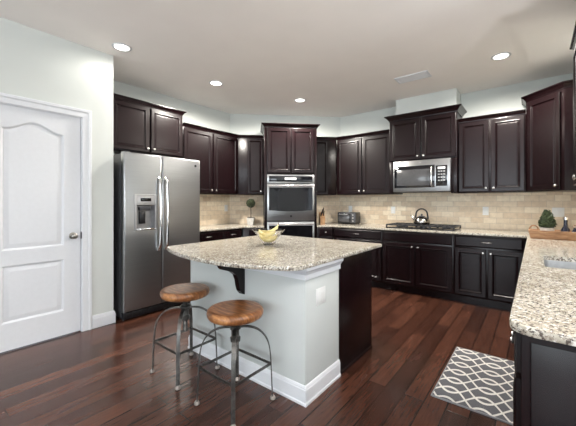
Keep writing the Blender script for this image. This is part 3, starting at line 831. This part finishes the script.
# ------------------------------------------------------------------ bar stools
def make_stool():
    t = thing('bar_stool', '', 'stool', (0, 0, 0), 0, 'industrial bar stools at the island')
    q = MB(); q.lathe([(.0, .552), (.142, .552), (.163, .555), (.175, .563), (.181, .575), (.182, .590), (.178, .603), (.168, .611), (.150, .6135), (.10, .610), (.05, .609), (0, .609)], 56, capb=False, capt=False)
    q.build('seat', M['seatwood'], t, ang=60)
    q = MB(); q.lathe([(.0, .552), (.06, .552), (.06, .544), (.028, .538), (.020, .53)], 24, capb=False)
    L = []
    for i in range(60): L.append((.0165 + (.0022 if i % 2 else 0), .53 - i * .0042))
    q.lathe(L, 16); q.build('screw_post', M['stoolmetal'], t)
    q = MB(); q.lathe([(.017, .392), (.032, .396), (.034, .42), (.026, .428), (.026, .470), (.036, .476), (.038, .500), (.030, .506), (.017, .508)], 24); q.build('hub', M['stoolmetal'], t)
    for k in range(4):
        an = math.radians(45 + 90 * k); u = Vector((math.cos(an), math.sin(an), 0))
        pr = [(.025, .488), (.07, .489), (.115, .481), (.155, .462), (.188, .430), (.210, .390), (.222, .345), (.229, .28), (.234, .18), (.238, .08), (.241, .012)]
        q = MB(); q.tube([u * r_ + Vector((0, 0, z)) for r_, z in smooth(pr, 1)], .0105, 4, flat=(.50, 1.65), up=(0, 0, 1)); lg = q.build('leg', M['stoolmetal'], t)
        MB().lathe([(.011, 0), (.017, .003), (.018, .012), (.013, .022), (.009, .026)], 16, tuple(u * .243)).build('foot_pad', M['foot'], lg)
        a2 = math.radians(45 + 90 * (k + 1)); u2 = Vector((math.cos(a2), math.sin(a2), 0))
        z = .235
        q = MB(); q.tube([u * .231 + Vector((0, 0, z)), u2 * .231 + Vector((0, 0, z))], .0105, 4, flat=(1.1, .45), up=(0, 0, 1)); q.build('stretcher', M['stoolmetal'], t)
    return t
def copy_tree(o, parent=None):
    c_ = o.copy(); COL.objects.link(c_)
    if parent: c_.parent = parent
    for ch in o.children: copy_tree(ch, c_)
    return c_
s1 = make_stool(); s1.location = (-1.523, 1.366, 0); s1['label'] = 'round wooden bar stool nearest the camera, on the right of the pair'
s2 = copy_tree(s1); s2.location = (-2.108, 1.380, 0)
for ch in s2.children:
    if ch.name.split('.')[0] in ('seat', 'screw_post'): ch.location.z = .022      # screwed a little higher
s2['label'] = 'round wooden bar stool on the left, nearer the refrigerator'

# ------------------------------------------------------------------ fruit bowl with bananas
BC = (-1.885, 2.09, .9145)
t = thing('fruit_bowl', 'clear glass bowl of bananas standing on the island top', 'bowl', BC)
q = MB(); q.lathe([(0, 0), (.045, 0), (.05, .004), (.062, .022), (.085, .058), (.115, .098), (.146, .128), (.149, .131), (.146, .133), (.112, .104), (.080, .064), (.057, .028), (.044, .010), (0, .008)], 48, capb=False, capt=False)
q.build('glass_bowl', M['glass'], t)
def banana(label, loc, rz, tilt, roll, first=[None]):
    if first[0] is None:
        q = MB(); pts = []; rs = []
        for k in range(15):
            u_ = k / 14; an = -.95 + 1.75 * u_; pts.append((.105 * math.sin(an), 0, .105 * (1 - math.cos(an))))
            rs.append(.0035 if k == 0 else .0085 if k == 1 else .0055 if k >= 13 else .0175 * (math.sin(math.pi * (u_ * .86 + .07)) ** .45))
        q.tube(pts, rs, 8, up=(0, 1, 0))
        b0 = q.build('banana', M['banana'])
        MB().tube([pts[-1], (pts[-1][0] + .014, 0, pts[-1][2] + .016)], .0045, 7, up=(0, 1, 0)).build('stem', M['bark'], b0)
        first[0] = b0; o = b0
    else: o = copy_tree(first[0])
    o.location = loc; o.rotation_euler = (roll, tilt, rz); tag(o, label, 'banana', 'bananas in the glass bowl'); return o
# image-right direction in the island plane
def bspot(along, across, up): return (BC[0] + .783 * along - .622 * across, BC[1] + .622 * along + .783 * across, BC[2] + up)
banana('banana lying lowest at the front of the glass bowl', bspot(.005, -.042, .047), .64, 0, .10)
banana('banana lying lowest at the back of the glass bowl', bspot(.005, .042, .047), .70, 0, -.10)
banana('banana lying at the very bottom, middle of the bowl', bspot(0, 0, .036), .67, 0, 0)
banana('banana on top of the others, nearer the stools', bspot(-.012, -.026, .084), .58, -.05, .15)
banana('banana on top of the others, nearer the ovens', bspot(-.008, .026, .084), .76, .05, -.15)
banana('banana whose stem rises above the right rim of bowl', bspot(.030, .0, .118), .67, -.42, .0)

# ------------------------------------------------------------------ cooktop
t = thing('gas_cooktop', 'black gas cooktop with cast iron grates set in the back counter', 'cooktop', (-1.285, 4.775, CT1), 0)
MB().box(-.455, .455, -.245, .245, .0003, .012, .004).build('cooktop_tray', M['glossblack'], t)
for i, (bx_, by_, r_) in enumerate(((-.31, .11, .045), (-.31, -.10, .038), (0, .03, .058), (.31, .11, .045), (.31, -.10, .038))):
    MB().lathe([(r_, .010), (r_, .016), (r_ * .7, .018), (r_ * .7, .024), (r_ * .66, .027), (0, .027)], 24, (bx_, by_, 0), capt=False).build('burner', M['iron'], t)
for gx in (-.305, 0, .305):
    q = MB(); hw, hd = .146, .225; zt = .055
    for y in (-hd, 0, hd): q.box(gx - hw, gx + hw, y - .007, y + .007, zt - .016, zt, .002)
    for x in (-hw, 0, hw): q.box(gx + x - .010, gx + x + .010, -hd, hd, zt - .016, zt, .002)
    for x in (-hw * .5, hw * .5):
        for y in (-hd * .5, hd * .5):
            q.box(gx + x - .05, gx + x + .05, y - .005, y + .005, zt - .010, zt + .002, .002); q.box(gx + x - .005, gx + x + .005, y - .075, y + .075, zt - .010, zt + .002, .002)
    for x in (-hw, hw):
        for y in (-hd, hd): q.box(gx + x - .009, gx + x + .009, y - .009, y + .009, .010, zt, .002)
    q.build('grate', M['iron'], t)
for i in range(5): MB().lathe([(.017, .010), (.018, .014), (.015, .030), (.011, .032)], 18, (-.16 + i * .08, -.232, 0)).build('control_knob', M['black'], t)

# kettle on the grate
M['kettle'] = simple('smoked_steel', (.42, .40, .38), .16, 1, var=.1)
t = thing('tea_kettle', 'rounded steel tea kettle with arched black handle on the cooktop', 'kettle', (-1.305, 4.80, CT1 + .0575), 0); t.scale = (1.15, 1.15, .98)
MB().lathe([(0, 0), (.082, 0), (.092, .006), (.098, .022), (.098, .045), (.090, .074), (.070, .098), (.046, .112), (.040, .114)], 36, capb=False).build('kettle_body', M['kettle'], t)
MB().lathe([(.041, .113), (.041, .118), (.028, .126), (.010, .130), (.008, .136), (.013, .142), (.013, .150), (.006, .154), (0, .155)], 24, capt=False, capb=False).build('lid', M['darkgrey'], t)
L = [(-.078, 0, .085)]
for k in range(13):
    an = math.pi * (1 - k / 12); L.append((.070 * math.cos(an), 0, .145 + .085 * math.sin(an)))
L.append((.078, 0, .085)); MB().tube(L, .0105, 10, up=(0, 1, 0)).build('handle', M['black'], t)
MB().tube([(-.078, -.01, .055), (-.10, -.012, .085), (-.118, -.014, .118), (-.130, -.015, .128)], [.018, .014, .011, .010], 12, up=(0, 1, 0)).build('spout', M['kettle'], t)

# ------------------------------------------------------------------ toaster oven
t = thing('toaster_oven', 'small black toaster oven with chrome trim on the back counter', 'toaster oven', (-2.545, 4.90, CT1), 6); t.scale = (.86, 1, .98)
MB().box(-.195, .195, -.10, .13, .014, .212, .014).build('toaster_body', M['black'], t)
d = MB().box(-.182, .080, -.112, -.100, .028, .196, .006).build('glass_door', M['glossblack'], t)
MB().box(-.165, .063, -.1135, -.1115, .045, .165, .002).build('door_window', M['meshglass'], d)
MB().tube([(-.15, -.112, .180), (-.15, -.132, .180), (.048, -.132, .180), (.048, -.112, .180)], .006, 8).build('door_handle', M['chrome'], d)
p = MB().box(.090, .186, -.110, -.100, .028, .196, .005).build('control_panel', M['darkgrey'], t)
for z in (.06, .112, .164): MB().lathe([(.013, 0), (.012, .012), (.008, .014)], 16, (.138, -.110, z), 'y').build('dial', M['greyplastic'], p)
for x in (-.17, .17):
    for y in (-.08, .11): MB().lathe([(.012, 0), (.012, .0145)], 10, (x, y, 0)).build('foot', M['rubber'], t)

# knife block and knives
kx, ky = D(1.205, 5.33)
t = thing('knife_block', 'angled beech knife block beside the double oven', 'knife block', (kx, ky, CT1), 45)
q = MB(); pf = [(-.065, 0), (.075, 0), (.075, .165), (.035, .205), (-.065, .105)]
q.add([(-.042, y, z) for y, z in pf] + [(.042, y, z) for y, z in pf], [tuple(range(5)), tuple(reversed(range(5, 10)))] + [(i, (i + 1) % 5, 5 + (i + 1) % 5, 5 + i) for i in range(5)])
q.build('block', M['blockwood'], t)
rot45 = Matrix.Rotation(math.radians(45), 4, 'Z')
k0 = None
for i, (lx, ly, ln, lab) in enumerate(((-.026, -.03, .095, 'black-handled knife at left of the block'), (-.004, .0, .115, 'black-handled knife rising from the middle of the block'), (.020, -.02, .105, 'black-handled knife at right of the block'), (.018, .022, .12, 'tallest black-handled knife at back of the block'))):
    if k0 is None:
        q = MB(); q.tube([(0, 0, .0), (0, 0, .5), (0, 0, 1)], [.010, .0115, .010], 8, flat=(.75, 1.1)); k0 = q.build('kitchen_knife', M['black']); MB().box(-.001, .001, -.012, .012, -.35, .0, 0).build('blade', M['chrome'], k0); o = k0
    else: o = copy_tree(k0)
    zsurf = .105 + (ly + .065) * 1.0
    P = Matrix.Translation((kx, ky, CT1)) @ rot45 @ Vector((lx, ly, zsurf - .004))
    o.location = P; o.rotation_euler = (math.radians(38), 0, math.radians(45)); o.scale = (1, 1, ln)
    tag(o, lab, 'knife', 'knives in the block')

# ------------------------------------------------------------------ plants
def leaves(q, pts, size):
    for p, nrm in pts:
        nrm = Vector(nrm).normalized(); r = Vector((random.uniform(-1, 1), random.uniform(-1, 1), random.uniform(-1, 1)))
        a_ = nrm.cross(r).normalized(); d_ = (nrm * .6 + a_ * .8 + Vector((0, 0, .25))).normalized(); w_ = d_.cross(nrm).normalized()
        s_ = size * random.uniform(.7, 1.25); p = Vector(p)
        q.add([p, p + d_ * s_ * .5 + w_ * s_ * .28 + nrm * s_ * .1, p + d_ * s_, p + d_ * s_ * .5 - w_ * s_ * .28 + nrm * s_ * .1], [(0, 1, 2, 3)], True)
tx, ty = D(-.03, 5.30)
t = thing('topiary', 'ball topiary in a pale square pot left of the ovens', 'plant', (tx, ty, CT1), 35)
q = MB(); q.add([(sx * r_, sy * r_, z) for r_, z in ((.046, 0), (.060, .115), (.060, .118), (.052, .118), (.050, .10)) for sx, sy in ((-1, -1), (1, -1), (1, 1), (-1, 1))],
      [(a_ * 4 + k_, a_ * 4 + (k_ + 1) % 4, a_ * 4 + 4 + (k_ + 1) % 4, a_ * 4 + 4 + k_) for a_ in range(4) for k_ in range(4)] + [(3, 2, 1, 0)]); pt = q.build('pot', M['pot'], t)
MB().box(-.051, .051, -.051, .051, .095, .127, .003).build('moss', M['soil'], t)
MB().tube([(0, 0, .11), (.003, .002, .2), (0, 0, .33)], .007, 8, up=(1, 0, 0)).build('trunk', M['bark'], t)
q = MB(); 
def ballpts(c_, r_, n_):
    L = []
    for i in range(n_):
        z = 1 - 2 * (i + .5) / n_; a_ = i * 2.39996; rr = math.sqrt(1 - z * z); nn = (rr * math.cos(a_), rr * math.sin(a_), z)
        L.append(((c_[0] + nn[0] * r_, c_[1] + nn[1] * r_, c_[2] + nn[2] * r_), nn))
    return L
q.lathe([(.064 * math.sin(math.pi * i / 10) + .0005, .36 - .064 * math.cos(math.pi * i / 10)) for i in range(11)], 18)
leaves(q, ballpts((0, 0, .36), .062, 700), .022); q.build('foliage', M['leaf2'], t)

# tray and what stands on it
TX0, TX1, TY0, TY1 = -.055, .50, 4.13, 4.37
t = thing('wooden_tray', 'rustic wooden tray with looped rope-like handles on the corner counter', 'tray', (0, 0, CT1), 0)
q = MB(); q.box(TX0 + .02, TX1 - .02, TY0 + .015, TY1 - .015, .0005, .014, .002); q.build('tray_base', M['traywood'], t)
q = MB(); pf = [(-.020, .0), (.0, .0), (.018, .075), (.020, .086), (.008, .088), (-.020, .012)]
q.sweep([(TX0 + .02, TY0 + .015), (TX1 - .02, TY0 + .015), (TX1 - .02, TY1 - .015), (TX0 + .02, TY1 - .015)], pf, closed=True)
q.build('tray_rim', M['traywood'], t)
for x, s_ in ((TX0 + .045, 1), (TX1 - .045, -1)):
    L = []
    for k in range(13):
        an = math.pi * k / 12; L.append((x + .038 * math.cos(an), 4.25, .084 + .048 * math.sin(an)))
    MB().tube(L, .0075, 9, up=(0, 1, 0)).build('handle', M['traywood'], t)
t = thing('potted_boxwood', 'cone-shaped green boxwood in a small white pot on the wooden tray', 'plant', (.10, 4.25, CT1 + .0145), 0)
MB().lathe([(.045, 0), (.052, .005), (.062, .095), (.064, .10), (.056, .10), (.054, .085), (0, .085)], 28, capt=False).build('pot', M['pot'], t)
q = MB(); prf = [(.040, .100), (.058, .112), (.064, .135), (.058, .168), (.047, .20), (.035, .235), (.022, .262), (.007, .285)]
q.lathe([(r_ * .85, z) for r_, z in prf], 18)
L = []
for i in range(1100):
    tt = (i + .5) / 1100; tt = 1 - (1 - tt) ** .6; z = .101 + .183 * tt; 
    for j in range(len(prf) - 1):
        if prf[j][1] <= z <= prf[j + 1][1]:
            f_ = (z - prf[j][1]) / (prf[j + 1][1] - prf[j][1]); r_ = prf[j][0] + f_ * (prf[j + 1][0] - prf[j][0]); break
    a_ = i * 2.39996; r_ *= random.uniform(.80, 1.02); L.append(((r_ * math.cos(a_), r_ * math.sin(a_), z), (math.cos(a_), math.sin(a_), .45)))
leaves(q, L, .021); q.build('foliage', M['leaf'], t)
t = thing('glass_bottle', 'small dark blue bottle with silver cap standing on the tray', 'bottle', (.245, 4.245, CT1 + .0145)); t.scale = (1.2, 1.2, 1.12)
MB().lathe([(0, 0), (.030, 0), (.034, .004), (.034, .055), (.030, .078), (.016, .105), (.0135, .135), (.0135, .165)], 24, capb=False).build('bottle_body', M['navy'], t)
MB().lathe([(.0155, .166), (.0155, .190), (.012, .193), (0, .193)], 20, capt=False).build('cap', M['chrome'], t)
t = thing('glass_bottle', 'short dark stoppered cruet just right of the silver-capped bottle', 'bottle', (.312, 4.20, CT1 + .0145)); t.scale = (1.1, 1.1, 1.1)
MB().lathe([(0, 0), (.028, 0), (.033, .006), (.034, .03), (.028, .06), (.012, .085), (.011, .10)], 24, capb=False).build('bottle_body', M['navy'], t)
MB().lathe([(.010, .101), (.014, .108), (.014, .118), (.006, .126), (0, .127)], 20, capt=False).build('stopper', M['glass'], t)
t = thing('ceramic_vase', 'amber glazed vase at the right end of the tray', 'vase', (.39, 4.27, CT1 + .0145))
MB().lathe([(0, 0), (.028, 0), (.034, .02), (.040, .07), (.036, .12), (.024, .155), (.022, .175), (.027, .185), (.023, .185), (.018, .17), (.02, .15), (.0, .02)], 28, capb=False, capt=False).build('vase_body', M['orange'], t)

# ------------------------------------------------------------------ unseen uplights added out of view, bouncing fill off the ceiling
for x, y, e, lab in ((1.6, -.3, 95, 'added torchiere-shaped fill light, unseen, close behind the camera'), (1.6, .95, 80, 'added torchiere-shaped fill light, unseen, beyond the sink counter'), (-1.0, -2.0, 22, 'added torchiere-shaped fill light, unseen, by the rear windows, left')):
    t = thing('fill_uplight', lab, 'lamp', (x, y, 0), 0)
    MB().lathe([(0, 0), (.14, 0), (.14, .015), (.03, .03), (.012, .04)], 28, capb=False).build('base', M['white'], t)
    MB().tube([(0, 0, .035), (0, 0, 1.72)], .012, 12, up=(1, 0, 0)).build('pole', M['white'], t)
    MB().lathe([(.01, 1.70), (.08, 1.72), (.17, 1.79), (.19, 1.83), (.185, 1.83), (.165, 1.80), (.07, 1.735), (0, 1.73)], 32, capb=False, capt=False).build('uplight_bowl', M['white'], t)
    l = bpy.data.lights.new('lamp', 'AREA'); l.shape = 'DISK'; l.size = .28; l.energy = e; l.color = (.98, .98, 1.0)
    lo = bpy.data.objects.new('lamp', l); COL.objects.link(lo); lo.parent = t; lo.location = (0, 0, 1.825); lo.rotation_euler = (math.pi, 0, 0)

# ------------------------------------------------------------------ rug
t = thing('kitchen_rug', 'small grey rug with cream interlaced trellis pattern by the sink run', 'rug', (-.26, 2.66, 0))
MB().box(-.28, .28, -.435, .435, .0008, .009, .003).build('rug_pile', M['rug'], t)
q = MB(); q.sweep([(-.28, -.435), (.28, -.435), (.28, .435), (-.28, .435)], [(-.001, .0006), (.006, .0006), (.006, .0095), (-.001, .0102)], closed=True); q.build('rug_binding', M['rugedge'], t)

# ------------------------------------------------------------------ ceiling lights and vent
for x, y, lab, p in ((-3.282, 1.42, 'recessed ceiling light nearest the white door', .6), (-3.301, 2.622, 'recessed ceiling light in front of the refrigerator cabinet', 12), (-2.837, 3.864, 'recessed ceiling light in front of the double oven', 12), (-.287, 4.047, 'recessed ceiling light at upper right near the corner cabinet', 11)):
    t = thing('ceiling_light', lab, 'ceiling light', (x, y, CZ), 0, 'recessed ceiling lights')
    MB().lathe([(.066, -.0005), (.090, -.0005), (.092, -.004), (.086, -.008), (.070, -.009), (.066, -.004)], 36, capb=False, capt=False).build('trim_ring', M['white'], t)
    MB().lathe([(0, -.0035), (.067, -.0035), (.067, -.001), (0, -.001)], 36, capb=False, capt=False).build('lens', M['lens'], t)
    l = bpy.data.lights.new('lamp', 'SPOT'); l.energy = p * 15; l.color = (1, .95, .87); l.spot_size = math.radians(176); l.spot_blend = .55; l.shadow_soft_size = .06
    lo = bpy.data.objects.new('lamp', l); COL.objects.link(lo); lo.parent = t; lo.location = (0, 0, -.03)
t = thing('ceiling_vent', 'white louvred air vent in the ceiling above the cooktop aisle', 'vent', (-1.205, 4.035, CZ), 0)
fr_ = MB()
for x0, x1, y0, y1 in ((-.20, .20, -.105, -.083), (-.20, .20, .083, .105), (-.20, -.178, -.083, .083), (.178, .20, -.083, .083)): fr_.box(x0, x1, y0, y1, -.012, -.0005, .003)
fr_.build('frame', M['white'], t)
MB().box(-.178, .178, -.083, .083, -.002, -.0005).build('duct_backing', M['darkgrey'], t)
q = MB()
for i in range(9):
    s0 = len(q.v); q.box(-.177, .177, -.009, .009, -.001, .001); q.xf(Matrix.Translation((0, -.072 + i * .018, -.007)) @ Matrix.Rotation(math.radians(-20), 4, 'X'), s0)
q.build('louvres', M['white'], t)
